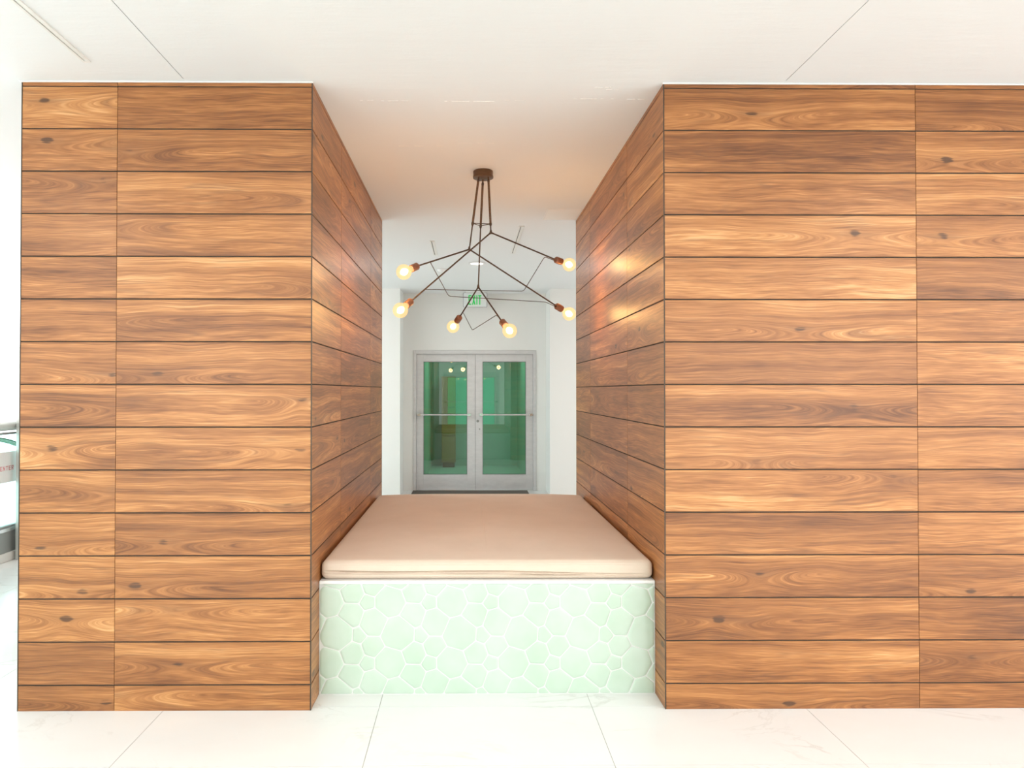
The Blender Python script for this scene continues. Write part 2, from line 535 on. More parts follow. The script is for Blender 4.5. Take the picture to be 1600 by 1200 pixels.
# white caulk bead where the cladding meets the ceiling
k = 1
for x0, x1 in ((XL0, XL1), (XR0, XR1)):
    struct('trim_%d' % k, MB().box(x0 - .006, x1 + .004 if x1 < 0 else x1 + .006, YF - .012, YF - .0005, H - .0055, H - .0005, .002), M['trim_white']); k += 1

# ------------------------------------------------------------------ ceiling
g = .002
cb = MB()
# front lobby slabs with their expansion joints running away from the camera
for x0, x1 in ((-7.5, -4.2), (-4.2, -1.351), (-1.351, 1.52), (1.52, 4.4), (4.4, 6.3)):
    cb.box(x0 + g, x1 - g, -2.1, YF - .03, H, H + .03)
for x0, x1 in ((-7.5, -5.66), (-5.66, -4.203), (-4.203, 6.3)):
    y1 = 9.1 if x1 < -4.1 else 10.4
    if x1 > 0:
        cb.box(x0 + g, x1 - g, YF - .03, 10.4, H, H + .03)
    else:
        cb.box(x0 + g, x1 - g, YF - .03, 9.1, H, H + .03)
ceil = struct('ceiling', cb, M['ceiling'])
bk = MB().box(-7.5, 6.3, -2.1, 9.1, H + .03, H + .06); bk.box(-4.2, 6.3, 9.1, 10.4, H + .03, H + .06)
bk.build('joint_backing', M['joint'], ceil)
# rough plaster patches and scars seen in the passage
sc = MB()
for (x0, x1, y, w) in ((-.55, -.30, 3.40, .004), (-.12, .14, 3.405, .005), (.18, .30, 3.39, .003), (.52, .76, 3.37, .007), (.80, .90, 3.375, .005),
                       (-.42, -.15, 4.03, .005), (-.08, .16, 3.98, .004), (.62, .70, 3.24, .010), (.68, .74, 3.262, .006)):
    n = 14
    for i in range(n):
        if random.random() < .25: continue
        a = x0 + (x1 - x0) * i / n
        sc.box(a, a + (x1 - x0) / n * .9, y + random.uniform(-.002, .002), y + w * random.uniform(.4, 1.1) + .002, H - .0015, H + .001, .0006, 1)
sc.build('plaster_scar', M['scar'], ceil)
# painted access hatch at the end of the passage
hx0, hx1, hy0, hy1 = .647, .93, 5.43, 5.765
hb = MB()
for a in ((hx0, hx1, hy0, hy0 + .006), (hx0, hx1, hy1 - .006, hy1), (hx0, hx0 + .006, hy0, hy1)):
    hb.box(a[0], a[1], a[2], a[3], H - .003, H + .001, .001, 1)
hb.box(hx0 + .01, hx1 - .002, hy0 + .012, hy1 - .012, H - .002, H + .001)
hb.build('access_hatch', M['scar'], ceil)


def slot_diffuser(x, y0, y1, w, label, group, dx=0.0):
    t = empty('slot_diffuser', (x, y0, H), label=label, category='air vent', group=group)
    fr = MB()
    for a, b_ in ((x - w/2 - .012, x - w/2), (x + w/2, x + w/2 + .012)):
        fr.box(a, b_, y0, y1, H - .006, H + .001, .001, 1)
    fr.box(x - w/2 - .012, x + w/2 + .012, y0 - .012, y0, H - .006, H + .001)
    fr.box(x - w/2 - .012, x + w/2 + .012, y1, y1 + .012, H - .006, H + .001)
    fr.build('frame', M['vent_white'], t)
    s = MB()
    s.box(x - w/2, x - w/2 + w*.3, y0, y1, H - .0012, H + .0005)
    s.build('dark_slot', M['slot_dark'], t)
    b2 = MB(); b2.box(x - w/2 + w*.3, x + w/2, y0, y1, H - .004, H + .0005)
    b2.build('blade', M['vent_white'], t)
    return t


slot_diffuser(-1.712, 1.2, 2.99, .012, 'long narrow white slot air vent in the ceiling at upper left, nearest the camera', 'ceiling slot vents')
slot_diffuser(-.352, 6.6, 7.25, .022, 'short white slot vent with a dark slit in the far ceiling left of the chandelier', 'ceiling slot vents')
slot_diffuser(.485, 6.0, 7.17, .022, 'white slot air vent in the far ceiling, right of the chandelier stem', 'ceiling slot vents')


def downlight(x, y, label=None, watts=DOWNLIGHT_W):
    t = empty('recessed_downlight', (x, y, H), label=label or 'round white recessed ceiling downlight', category='ceiling light', group='recessed downlights')
    MB().lathe([(.050, -.001), (.095, -.001), (.098, -.006), (.092, -.012), (.074, -.012), (.072, -.004), (.050, -.001)], (x, y, H), n=40).build('trim_ring', M['white_plastic'], t, True)
    MB().lathe([(0, -.005), (.072, -.005), (.072, -.001), (0, -.001)], (x, y, H), n=32).build('lens', M['light_lens'], t)
    l = bpy.data.lights.new('downlight_lamp', 'AREA'); l.shape = 'DISK'; l.size = .14
    l.energy = watts; l.color = (1, .98, .945)
    o = bpy.data.objects.new('downlight_lamp', l); COL.objects.link(o); o.parent = t
    o.location = (0, 0, -.014)
    return t


downlight(.104, 7.74, 'round lit recessed downlight in the far ceiling above the exit sign', 4.0)
for x, y in ((-3.0, 7.74), (3.2, 7.74)):  # extra unseen downlights, added to brighten the back corridor
    downlight(x, y, 'round recessed downlight added to light the back corridor, unseen behind the wood walls')
for x in (-3.2, -1.0, 1.2, 3.4, 5.4):  # unseen downlights added to even out the light in the lobby
    downlight(x, .6, 'round recessed downlight added to light the lobby, unseen above the camera')

sd = empty('smoke_detector', (-.31, 8.15, H), label='small round white smoke detector on the far ceiling left of the exit sign', category='smoke detector')
MB().lathe([(0, -.035), (.035, -.034), (.045, -.025), (.06, -.018), (.066, -.008), (.066, 0), (0, 0)], (-.31, 8.15, H), n=32).build('detector_body', M['white_plastic'], sd, True)
MB().lathe([(.068, -.006), (.072, -.006), (.072, 0), (.068, 0)], (-.31, 8.15, H), n=32).build('mounting_ring', M['alu'], sd)

# ------------------------------------------------------------------ floor
fb = MB(); jt = .0015
xs = [-7.5] + [-.425 + 1.021 * i for i in range(-6, 7)] + [6.3]
ys = [-2.1] + [3.235 - .508 * i for i in range(10, -1, -1)] + [3.235 + .508 * i for i in range(1, 15)] + [10.17]
for i in range(len(xs) - 1):
    for j in range(len(ys) - 1):
        x0, x1, y0, y1 = xs[i], xs[i+1], ys[j], ys[j+1]
        if x1 - x0 < .02 or y1 - y0 < .02: continue
        if x0 < -4.2 and y0 > 9.4: continue
        fb.box(x0 + jt, x1 - jt, y0 + jt, y1 - jt, -.02, 0)
flo = struct('floor', fb, M['marble'])
u = MB().box(-7.5, 6.3, -2.1, 10.4, -.15, -.0015)
u.build('joint_bed', M['floor_joint'], flo)

# ------------------------------------------------------------------ back wall with door recess
bw = MB()
bw.box(-4.1, -.981, 9.67, 10.4, 0, H)
bw.box(1.188, 6.3, 9.67, 10.4, 0, H)
DX0, DX1, DZ = -.83, 1.042, 2.135
bw.box(-.981, DX0, 10.17, 10.4, 0, H)
bw.box(DX1, 1.188, 10.17, 10.4, 0, H)
bw.box(DX0, DX1, 10.17, 10.4, DZ, H)
struct('wall_back', bw, M['white'])
# vestibule beyond the glass doors
vb = MB()
vb.box(-.86, -.735, 10.4, 13.7, 0, 2.5); vb.box(1.0, 1.12, 10.4, 13.7, 0, 2.5)
vb.box(-.86, 1.12, 13.6, 13.75, 0, 2.5); vb.box(-.86, 1.12, 10.4, 13.7, 2.5, 2.6)
vb.box(-.86, 1.12, 10.17, 13.7, -.15, -.001)
struct('wall_vestibule', vb, M['vestibule'])
l = bpy.data.lights.new('vestibule_fill_lamp', 'AREA'); l.shape = 'SQUARE'; l.size = .5; l.energy = 17; l.color = (.95, 1, .97)  # unseen lamp, added so the room shows through the tinted glass
vl = empty('added_ceiling_light', (.13, 12.0, 2.5), label='unseen square ceiling light added to brighten the room behind the glass doors', category='ceiling light')
MB().box(-.14, .40, 11.73, 12.27, 2.475, 2.5, .004).build('added_light_panel', M['white_plastic'], vl)
o = bpy.data.objects.new('vestibule_fill_lamp', l); COL.objects.link(o); o.parent = vl; o.location = (0, 0, -.03)

cabt = empty('wooden_cabinet', (-.38, 13.4, 0), label='narrow orange-brown wooden cabinet seen through the left glass door', category='cabinet')
MB().box(-.52, -.245, 13.24, 13.58, .10, 1.80, .004).build('body', M['cab'], cabt)
for z0, z1 in ((.12, .62), (.64, 1.18), (1.20, 1.78)):
    MB().box(-.51, -.255, 13.222, 13.24, z0, z1, .003).build('door', M['cab'], cabt)
MB().box(-.50, -.265, 13.28, 13.56, 0, .10).build('plinth', M['cab_dark'], cabt)


# ------------------------------------------------------------------ double glass doors
def double_door(name, oy, dirn, xoff=0.0, kind_label=None):
    """dirn +1: front (bar side) faces -y ; -1 faces +y. modelled round x 0.106"""
    t = empty(name, (.106 + xoff, oy, 0), kind='structure')
    def B(mb, x0, x1, d0, d1, z0, z1, bev=.002):
        y0, y1 = oy + dirn*d0, oy + dirn*d1
        if y0 > y1: y0, y1 = y1, y0
        mb.box(x0 + xoff, x1 + xoff, y0, y1, z0, z1, bev, 1)
    f = MB()
    B(f, -.828, -.783, -.01, .10, 0, 2.133); B(f, .995, 1.040, -.01, .10, 0, 2.133)
    B(f, -.783, .995, -.01, .10, 2.088, 2.133)
    B(f, -.783, .995, .0, .022, 2.074, 2.112)
    f.build('door_frame', M['alu'], t)
    st = MB(); B(st, -.783, .995, .022, .024, .004, 2.088, 0); 
    g1 = MB(); B(g1, -.783, .995, .085, .095, 2.075, 2.09, 0); B(g1, .1105, .1145, .058, .070, .01, 2.075, 0); g1.build('meeting_seal', M['alu_dark'], t)
    st.bm.free()
    for (a, b_, ga, gb) in ((-.781, .1105, -.678, -.010), (.1145, .993, .224, .886)):
        lf = MB()
        B(lf, a, ga, .03, .075, .012, 2.072); B(lf, gb, b_, .03, .075, .012, 2.072)
        B(lf, ga, gb, .03, .075, 1.964, 2.072); B(lf, ga, gb, .03, .075, .012, .243)
        leaf = lf.build('door_leaf', M['alu'], t)
        gp = MB(); B(gp, ga, gb, .050, .056, .243, 1.964, 0)
        gp.build('glass_pane', M['pane'], leaf).matrix_parent_inverse = Matrix.Identity(4)
        bd = MB()
        for q in ((ga, ga + .007, .243, 1.964), (gb - .007, gb, .243, 1.964), (ga, gb, .243, .250), (ga, gb, 1.957, 1.964)):
            B(bd, q[0], q[1], .036, .062, q[2], q[3], 0)
        bd.build('glazing_bead', M['alu_dark'], leaf).matrix_parent_inverse = Matrix.Identity(4)
        pb = MB()
        x0, x1 = (a + .0, .050) if a < 0 else (.172, b_ - .004)
        x0 = max(x0, a + .012)
        pb.rod((x0 + xoff, oy - dirn*.045, 1.155), (x1 + xoff, oy - dirn*.045, 1.155), .0125)
        for x in (x0 + .03, x1 - .03):
            B(pb, x - .028, x + .028, -.06, .031, 1.133, 1.177, .004)
        pb.build('push_bar', M['steel'], leaf).matrix_parent_inverse = Matrix.Identity(4)
        if a > 0:
            lk = MB()
            y0, y1 = oy + dirn*.018, oy + dirn*.032
            lk.rod((.150 + xoff, y1, 1.057), (.150 + xoff, y0, 1.057), .020, n=24)
            lk.rod((.180 + xoff, y1, .935), (.180 + xoff, y0, .935), .010, n=16)
            lk.build('lock_cylinder', M['rail_grey'], leaf).matrix_parent_inverse = Matrix.Identity(4)
    return t


double_door('door_1', 10.17, 1)
double_door('door_2', -1.80, -1)

dm = MB().box(-.83, .90, 9.80, 10.14, 0, .012, .004)
dm.build('doormat', M['mat'], None, label='flat dark brown doormat at the foot of the far glass doors', category='doormat')

# exit sign
es = empty('exit_sign', (.11, 9.95, H), label='small white exit sign with green EXIT letters above the far double doors', category='exit sign')
MB().box(-.065, .284, 9.945, 9.965, 2.766, 2.976, .010, 3).build('sign_panel', M['sign_face'], es)
MB().box(-.069, .288, 9.950, 9.960, 2.762, 2.980, .010, 3).build('edge_frame', M['sign_edge'], es)
MB().box(-.03, .25, 9.935, 9.975, 2.978, H, .004).build('ceiling_mount', M['white_plastic'], es)


def strokes(mb, ch, x, z, w, h, t, y0, y1, mirror=False):
    """block letters from bars; returns nothing"""
    def bar(ax, az, bx, bz):
        if mirror: ax, bx = w - ax, w - bx
        a = Vector((x + ax, 0, z + az)); b = Vector((x + bx, 0, z + bz))
        d = (b - a).normalized(); n = Vector((-d.z, 0, d.x)) * t / 2
        a2, b2 = a - d * 0, b + d * 0
        vs = []
        for yy in (y0, y1):
            vs.append([mb.bm.verts.new(Vector((p.x, yy, p.z))) for p in (a2 - n, b2 - n, b2 + n, a2 + n)])
        mb.bm.faces.new(vs[0]); mb.bm.faces.new(vs[1][::-1])
        for i in range(4):
            j = (i + 1) % 4
            mb.bm.faces.new((vs[0][i], vs[1][i], vs[1][j], vs[0][j]))
    q = t / 2
    G = {
        'E': [(q, 0, q, h), (0, q, w, q), (0, h/2, w*.85, h/2), (0, h - q, w, h - q)],
        'X': [(q, 0, w - q, h), (w - q, 0, q, h)],
        'I': [(w/2, 0, w/2, h)],
        'T': [(w/2, 0, w/2, h), (0, h - q, w, h - q)],
        'N': [(q, 0, q, h), (w - q, 0, w - q, h), (q, h - q, w - q, q)],
        'R': [(q, 0, q, h), (0, h - q, w - q, h - q), (w - q, h/2, w - q, h), (0, h/2, w - q, h/2), (w*.45, h/2, w - q, 0)],
    }
    for s_ in G[ch]: bar(*s_)


lt = MB()
xx = .010
for ch, w in (('E', .042), ('X', .050), ('I', .020), ('T', .046)):
    strokes(lt, ch, xx, 2.800, w, .142, .015, 9.9405, 9.9448); xx += w + .011
lt.build('exit_letters', M['green_letter'], es)

# ------------------------------------------------------------------ bench with pebble glass tiles
bench = empty('bench', (.098, 4.4, 0), label='built-in white bench faced with mint green pebble-pattern glass tiles between the wood walls', category='bench')
BY = 3.3665
MB().box(XL1 + .0015, XR0 - .0015, BY, 5.56, 0, .551).build('base', M['tile_grout'], bench)
MB().box(XL1 + .0015, XR0 - .0015, BY - .006, 5.565, .551, .5675, .003).build('top_ledge', M['ledge'], bench)

# periodic power diagram traced from one tile sheet (units of a 525 x 517 sheet)
S = .3045
seeds0 = [((320, 442), 105), ((458, 333), 62), ((648, 330), 128), ((508, 508), 116), ((382, 612), 62),
          ((718, 600), 142), ((500, 712), 88), ((328, 772), 98)]
PX, PY = 525.0, 517.0


def clip(poly, a, b_, c):      # keep a*x+b*y<=c
    out = []
    for i in range(len(poly)):
        p, q = poly[i], poly[(i+1) % len(poly)]
        dp, dq = a*p[0] + b_*p[1] - c, a*q[0] + b_*q[1] - c
        if dp <= 0: out.append(p)
        if (dp < 0 < dq) or (dq < 0 < dp):
            t = dp / (dp - dq); out.append((p[0] + (q[0]-p[0])*t, p[1] + (q[1]-p[1])*t))
    return out


UX = 311.0 * 5.456      # sheet pixels per metre
X0W = -.747; Z0W = .569  # world position of sheet pixel (43, 152)
allseeds = []
for i in range(-2, 8):
    for j in range(-2, 4):
        for (p, r) in seeds0:
            allseeds.append((p[0] + i*PX, p[1] + j*PY, r))


def world_xz(p):
    return (X0W + (p[0] - 43) / UX, Z0W - (p[1] - 150) / UX)


tb = MB()
xa, xb, zb, zt = XL1 + .006, XR0 - .006, .004, .549
pxa, pxb = 43 + (xa - X0W) * UX, 43 + (xb - X0W) * UX
pya, pyb = 150 + (Z0W - zt) * UX, 150 + (Z0W - zb) * UX
GR = 4.6
for (sx, sy, r) in allseeds:
    if not (pxa - 200 < sx < pxb + 200 and pya - 200 < sy < pyb + 200): continue
    poly = [(sx-400, sy-400), (sx+400, sy-400), (sx+400, sy+400), (sx-400, sy+400)]
    for (qx, qy, qr) in allseeds:
        d = math.hypot(qx - sx, qy - sy)
        if d < 1 or d > 600: continue
        a, b_ = (qx - sx) / d, (qy - sy) / d
        off = (d*d + r*r - qr*qr) / (2*d)
        poly = clip(poly, a, b_, a*sx + b_*sy + off - GR)
        if len(poly) < 3: break
    if len(poly) < 3: continue
    for a, b_, c in ((1, 0, pxb), (-1, 0, -pxa), (0, 1, pyb), (0, -1, -pya)):
        poly = clip(poly, a, b_, c)
        if len(poly) < 3: break
    if len(poly) < 3: continue
    area = abs(sum(poly[i][0]*poly[(i+1) % len(poly)][1] - poly[(i+1) % len(poly)][0]*poly[i][1] for i in range(len(poly)))) / 2
    if area < 900: continue
    # round the corners a little
    for _ in range(2):
        np_ = []
        for i in range(len(poly)):
            p, q = poly[i], poly[(i+1) % len(poly)]
            L_ = math.hypot(q[0]-p[0], q[1]-p[1])
            t = min(.3, 7.0 / max(L_, 1e-6))
            np_.append((p[0] + (q[0]-p[0])*t, p[1] + (q[1]-p[1])*t)); np_.append((q[0] - (q[0]-p[0])*t, q[1] - (q[1]-p[1])*t))
        poly = np_
    cx = sum(p[0] for p in poly) / len(poly); cy = sum(p[1] for p in poly) / len(poly)
    rings = []
    tx, tz = random.uniform(-.002, .002), random.uniform(-.002, .002)
    for sc_, dep in ((1.0, .0), (1.0, .0012), (.975, .0020), (.80, .0026), (.45, .0028)):
        ring = []
        for p in poly:
            q = (cx + (p[0]-cx)*sc_, cy + (p[1]-cy)*sc_)
            wx, wz = world_xz(q)
            ring.append(tb.bm.verts.new((wx, BY - dep, wz)))
        rings.append(ring)
    for A, B_ in zip(rings, rings[1:]):
        for i in range(len(A)):
            j = (i+1) % len(A)
            tb.bm.faces.new((A[i], A[j], B_[j], B_[i]))
    tb.bm.faces.new(rings[-1])
tb.build('tile_facing', M['tile'], bench, True)

# ------------------------------------------------------------------ mattress
def mattress():
    X0, X1, Y0, Y1, Z0, Z1 = -.738, .934, 3.374, 5.50, .5685, .664
    xs = [X0 + (X1 - X0) * i / 90 for i in range(91)] + [.094 + d for d in (-.014, -.009, -.006, -.003, 0, .003, .006, .009, .014)]
    xs = sorted(set(round(x, 4) for x in xs))
    ys = [Y0 + (Y1 - Y0) * i / 90 for i in range(91)]
    ys = sorted(set([round(y, 4) for y in ys] + [round(Y0 + d, 4) for d in (.004, .008, .013, .018, .024)]))
    zs = [Z0 + (Z1 - Z0) * i / 34 for i in range(35)]
    bm = bmesh.new(); V = {}
    nx, ny, nz = len(xs), len(ys), len(zs)
    def warp(x, y, z):
        # x,y,z on the box surface -> rounded, crowned, creased cushion
        r = .030
        c = Vector((min(max(x, X0 + r), X1 - r), min(max(y, Y0 + r), Y1 - r), min(max(z, Z0 + r), Z1 - r)))
        p = Vector((x, y, z)); d = p - c
        if d.length > 1e-9: p = c + d.normalized() * min(r, d.length if d.length < r else r)
        if d.length > 1e-9: p = c + d.normalized() * r if max(abs(d.x), abs(d.y), abs(d.z)) >= r - 1e-6 else p
        tz = (z - Z0) / (Z1 - Z0)
        fx = (x - X0) / (X1 - X0); fy = (y - Y0) / (Y1 - Y0)
        crown = .026 * (1 - (2*fx - 1)**4) ** 1.0 * min(1, fy / .25) * (1 - .55 * max(0, (fy - .9) / .1))
        crown += .004 * math.sin(7*fx + 1) * math.sin(5*fy + 2) * math.sin(PI*fx) * math.sin(PI*fy)
        p.z += crown * tz
        if tz > .98:
            s_ = x - .094 - .006 * math.sin(3 * fy)
            p.z += .0022 * math.exp(-(s_/.004)**2) * math.sin(PI * min(1, max(0, fy)))
            # soft top seam along the front
            p.z -= .0015 * math.exp(-((y - Y0 - .045)/.006)**2)
        # front face sag and fabric creases
        if fy < .02:
            zc1 = Z0 + .046 - .016 * fx - .004 * math.sin(9*fx)
            zc2 = Z0 + .034 - .012 * fx - .003 * math.sin(8*fx + 1)
            zc3 = Z0 + .026 - .004 * fx + .006 * (fx - .5)
            env = min(1, fx / .06) * min(1, (1 - fx) / .10)
            k_ = .013 * math.exp(-((z - zc1)/.0032)**2) * env * (1 - .35*fx)
            k_ += .009 * math.exp(-((z - zc2)/.0030)**2) * env * (.4 + .5*fx)
            k_ += .007 * math.exp(-((z - zc3)/.0030)**2) * env * fx
            k_ -= .006 * math.exp(-((z - (zc1 + zc2)/2)/.0045)**2) * env
            k_ += .003 * math.exp(-((z - Z0 - .078)/.003)**2) * env * .6
            p.y += k_ * 1.4
            p.y -= .006 * math.sin(PI * min(1, tz)) * (1 - tz*.4)
        # the back edge rounds down, loose corners
        return p
    def vert(i, j, k_):
        key = (i, j, k_)
        if key not in V: V[key] = bm.verts.new(warp(xs[i], ys[j], zs[k_]))
        return V[key]
    for k_ in (0, nz - 1):
        for i in range(nx - 1):
            for j in range(ny - 1):
                bm.faces.new((vert(i, j, k_), vert(i+1, j, k_), vert(i+1, j+1, k_), vert(i, j+1, k_)))
    for j in (0, ny - 1):
        for i in range(nx - 1):
            for k_ in range(nz - 1):
                bm.faces.new((vert(i, j, k_), vert(i+1, j, k_), vert(i+1, j, k_+1), vert(i, j, k_+1)))
    for i in (0, nx - 1):
        for j in range(ny - 1):
            for k_ in range(nz - 1):
                bm.faces.new((vert(i, j, k_), vert(i, j+1, k_), vert(i, j+1, k_+1), vert(i, j, k_+1)))
    mb = MB(); mb.bm.free(); mb.bm = bm
    o = mb.build('mattress', M['fabric'], None, True,
                 label='thin tan canvas mattress with creased front edge lying on the green tiled bench', category='mattress')
    return o


mattress()

# ------------------------------------------------------------------ chandelier
ch = empty('chandelier', (.103, 4.5, H), label='branching dark bronze chandelier with six lit globe bulbs hanging in the passage', category='chandelier')
MB().lathe([(0, 0), (.066, 0), (.067, -.006), (.0665, -.028), (.069, -.034), (.069, -.044), (.064, -.047), (0, -.047)],
           (.103, 4.5, H), n=48).build('ceiling_canopy', M['bronze'], ch, True)
stems = [((.073, 4.475, 2.955), (.032, 4.45, 2.636), (.010, 4.45, 2.462)),
         ((.102, 4.53, 2.955), (.088, 4.60, 2.656), (.073, 4.68, 2.246)),
         ((.137, 4.475, 2.955), (.151, 4.45, 2.632), (.152, 4.42, 2.567))]
for top, mid, jt_ in stems:
    top, mid, jt_ = Vector(top), Vector(mid), Vector(jt_)
    d = (mid - top).normalized()
    s_ = MB(); s_.rod(top + d*.022, mid, .0076); s_.rod(top, top + d*.022, .0055)
    st = s_.build('stem_tube', M['bronze'], ch, True)
    e = MB()
    e.lathe([(0, -.016), (.005, -.014), (.0085, -.006), (.0085, .006), (.005, .014), (0, .016)], top + d*.030, d, 16)
    e.build('knuckle_joint', M['bronze_dark'], st, True).matrix_parent_inverse = Matrix.Identity(4)
    e = MB()
    e.lathe([(0, -.018), (.005, -.016), (.009, -.006), (.009, .006), (.004, .020), (0, .022)], mid, (jt_ - mid).normalized(), 16)
    e.build('knuckle_joint', M['bronze_dark'], st, True).matrix_parent_inverse = Matrix.Identity(4)
    MB().rod(mid, jt_, .0046, n=12).build('drop_rod', M['bronze_dark'], ch, True)
MB().path([stems[0][1], stems[1][1], stems[2][1], stems[0][1]], .0028, 8, .004).build('spacer_ring', M['bronze_dark'], ch, True)

arms = [ # joint, socket start, bulb centre
    ((.010, 4.45, 2.462), (-.316, 4.22, 2.308), (-.397, 4.14, 2.255)),
    ((.152, 4.42, 2.567), (-.356, 4.22, 2.087), (-.418, 4.14, 2.017)),
    ((.073, 4.68, 2.246), (-.060, 4.98, 2.070), (-.113, 5.10, 2.008)),
    ((.073, 4.68, 2.246), (.226, 4.45, 1.982), (.273, 4.36, 1.910)),
    ((.152, 4.42, 2.567), (.613, 4.68, 2.440), (.724, 4.76, 2.419)),
    ((.010, 4.45, 2.462), (.617, 4.68, 2.116), (.723, 4.76, 2.067)),
]
for jn, sp, bc in arms:
    jn, sp, bc = Vector(jn), Vector(sp), Vector(bc)
    ad = (sp - jn).normalized()
    a_ = MB(); a_.rod(jn, sp, .0050, n=12); a_.rod(jn, jn + ad*.03, .0068, .0045, n=12)
    a_.build('arm', M['bronze_dark'], ch, True)
    d = (bc - sp).normalized()
    so = MB()
    so.lathe([(0, -.012), (.007, -.012), (.008, .000), (.0085, .002), (.020, .004), (.0235, .009), (.0235, .060), (.0215, .062), (.0185, .060), (.0185, .02), (0, .02)], sp, d, 28)
    sk = so.build('lamp_socket', M['copper'], ch, True)
    L_ = (bc - sp).length; R = .0475
    prof = []
    for i in range(25):
        a = PI - i * PI / 24 * .88
        prof.append((R * math.sin(a), L_ - R * math.cos(a) * -1 * -1))
    # sphere from the tip towards the neck, then the neck down into the socket
    prof = [(R * math.sin(i*PI/24*.88), L_ + R * math.cos(i*PI/24*.88)) for i in range(25)]
    prof[0] = (0, L_ + R)
    prof.append((.0175, .052)); prof.append((.0165, .030)); prof.append((0, .030))
    MB().lathe(prof, sp, d, 36).build('bulb_globe', M['globe'], sk, True).matrix_parent_inverse = Matrix.Identity(4)
    co = MB()
    co.lathe([(0, -.032), (.010, -.028), (.019, -.015), (.023, 0), (.020, .013), (.011, .026), (0, .030)], sp + d*(L_ - .003), d, 20)
    co.build('glowing_filament', M['core'], sk, True).matrix_parent_inverse = Matrix.Identity(4)
    pl = bpy.data.lights.new('bulb_lamp', 'POINT'); pl.energy = BULB_W; pl.color = (1, .60, .25); pl.shadow_soft_size = .045
    po = bpy.data.objects.new('bulb_lamp', pl); COL.objects.link(po); po.parent = ch
    po.location = bc - Vector(ch.location)
# hub collars where arms leave the rods
for jn in ((.010, 4.45, 2.462), (.152, 4.42, 2.567), (.073, 4.68, 2.246)):
    MB().lathe([(0, -.011), (.006, -.009), (.009, 0), (.007, .012), (.004, .020), (0, .020)], jn, (0, 0, 1), 16).build('branch_hub', M['bronze_dark'], ch, True)
for pts in ([(-.241, 4.25, 2.340), (-.124, 4.32, 2.130), (.540, 4.62, 2.133), (.617, 4.675, 2.106)],
            [(-.272, 4.245, 2.163), (.380, 4.56, 2.199), (.532, 4.62, 2.448), (.613, 4.675, 2.430)],
            [(-.060, 4.965, 2.078), (-.036, 4.95, 2.100), (.032, 4.80, 1.954), (.194, 4.50, 2.030), (.226, 4.46, 1.984)]):
    MB().path(pts, .0023, 8, .02).build('wire_loop', M['bronze_dark'], ch, True)

# ------------------------------------------------------------------ balcony side, left
RX = -4.12
gr = empty('balcony_railing', (RX, 6.0, 0), label='glass balcony railing with grey metal top rail at the left edge, beside the wood wall', category='railing')
MB().rod((RX, -2.0, 1.203), (RX, 9.6, 1.203), .042, n=24).build('top_rail', M['rail_metal'], gr, True)
MB().box(RX - .020, RX + .020, -2.0, 9.6, 1.128, 1.148, .004).build('glazing_cap', M['rail_grey'], gr)
for i in range(9):
    y = -1.95 + i * 1.42
    if y > 9.5: break
    MB().box(RX - .012, RX + .012, y - .01, y + .01, 1.145, 1.165).build('rail_bracket', M['rail_grey'], gr)
    MB().box(RX - .006, RX + .006, y + .012, y + 1.408 if y + 1.408 < 9.6 else 9.6, .27, 1.132).build('glass_panel', M['rail_glass'], gr)
MB().box(RX - .022, RX + .022, -2.0, 9.6, .300, .318, .003).build('bottom_clamp', M['rail_grey'], gr)
MB().box(RX - .024, RX + .026, -2.0, 9.6, .265, .298, .003).build('steel_channel', M['steel'], gr)
MB().box(RX - .024, RX + .018, -2.0, 9.6, .080, .265).build('base_fascia', M['rail_grey'], gr)
MB().box(RX - .06, RX + .03, -2.0, 9.6, 0, .080, .006).build('kerb', M['kerb'], gr)

MB().box(-4.072, -4.030, 6.06, 6.16, 0, 1.915, .004).build('metal_post', M['rail_metal'], None,
    label='slim grey metal post at the left edge beside the balcony rail', category='post')

nt_ = empty('paper_notice', (RX, 5.95, .84), label='pale paper notice with faded red lettering on the balcony glass', category='notice')
MB().box(-4.1135, -4.1115, 5.74, 6.125, .700, .975).build('sheet', M['paper'], nt_)
ink = MB()
xx = 0.0
for chh in 'ENTER':
    strokes(ink, chh, xx, 0, .028, .040, .007, 0, .001); xx += .037
lo = ink.build('lettering', M['pink_ink'], nt_)
lo.matrix_parent_inverse = Matrix.Identity(4)
lo.rotation_euler = (0, 0, PI / 2)
lo.location = (-4.1112 - RX, 5.915 - 5.95, .808 - .84)


def frond(mb, base, az, length, rise, droop, nleaf=16, lw=.018, ll=.26):
    pts = []
    for i in range(nleaf + 4):
        t = i / (nleaf + 3)
        r = length * t
        z = rise * t - droop * t * t
        pts.append(Vector((base[0] + r * math.cos(az), base[1] + r * math.sin(az), base[2] + z)))
    mb.path(pts, .004, 6, .001)
    for i in range(3, len(pts)):
        t = i / (len(pts) - 1)
        d = (pts[i] - pts[i-1]).normalized()
        side = d.cross(Vector((0, 0, 1))).normalized()
        L_ = ll * math.sin(PI * min(1, .25 + .72 * t)) + .05
        for sg in (-1, 1):
            a = pts[i]; tip = a + (d * .75 + side * sg * .8 + Vector((0, 0, -.25))).normalized() * L_
            midp = (a + tip) / 2 + Vector((0, 0, .015))
            w = d.cross(tip - a).cross(tip - a).normalized() * lw
            v = [mb.bm.verts.new(p) for p in (a, midp + w, tip, midp - w)]
            up = Vector((0, 0, .0015))
            v2 = [mb.bm.verts.new(p.co + up) for p in v]
            mb.bm.faces.new(v); mb.bm.faces.new(v2[::-1])
            for q in range(4):
                mb.bm.faces.new((v[q], v2[q], v2[(q+1) % 4], v[(q+1) % 4]))


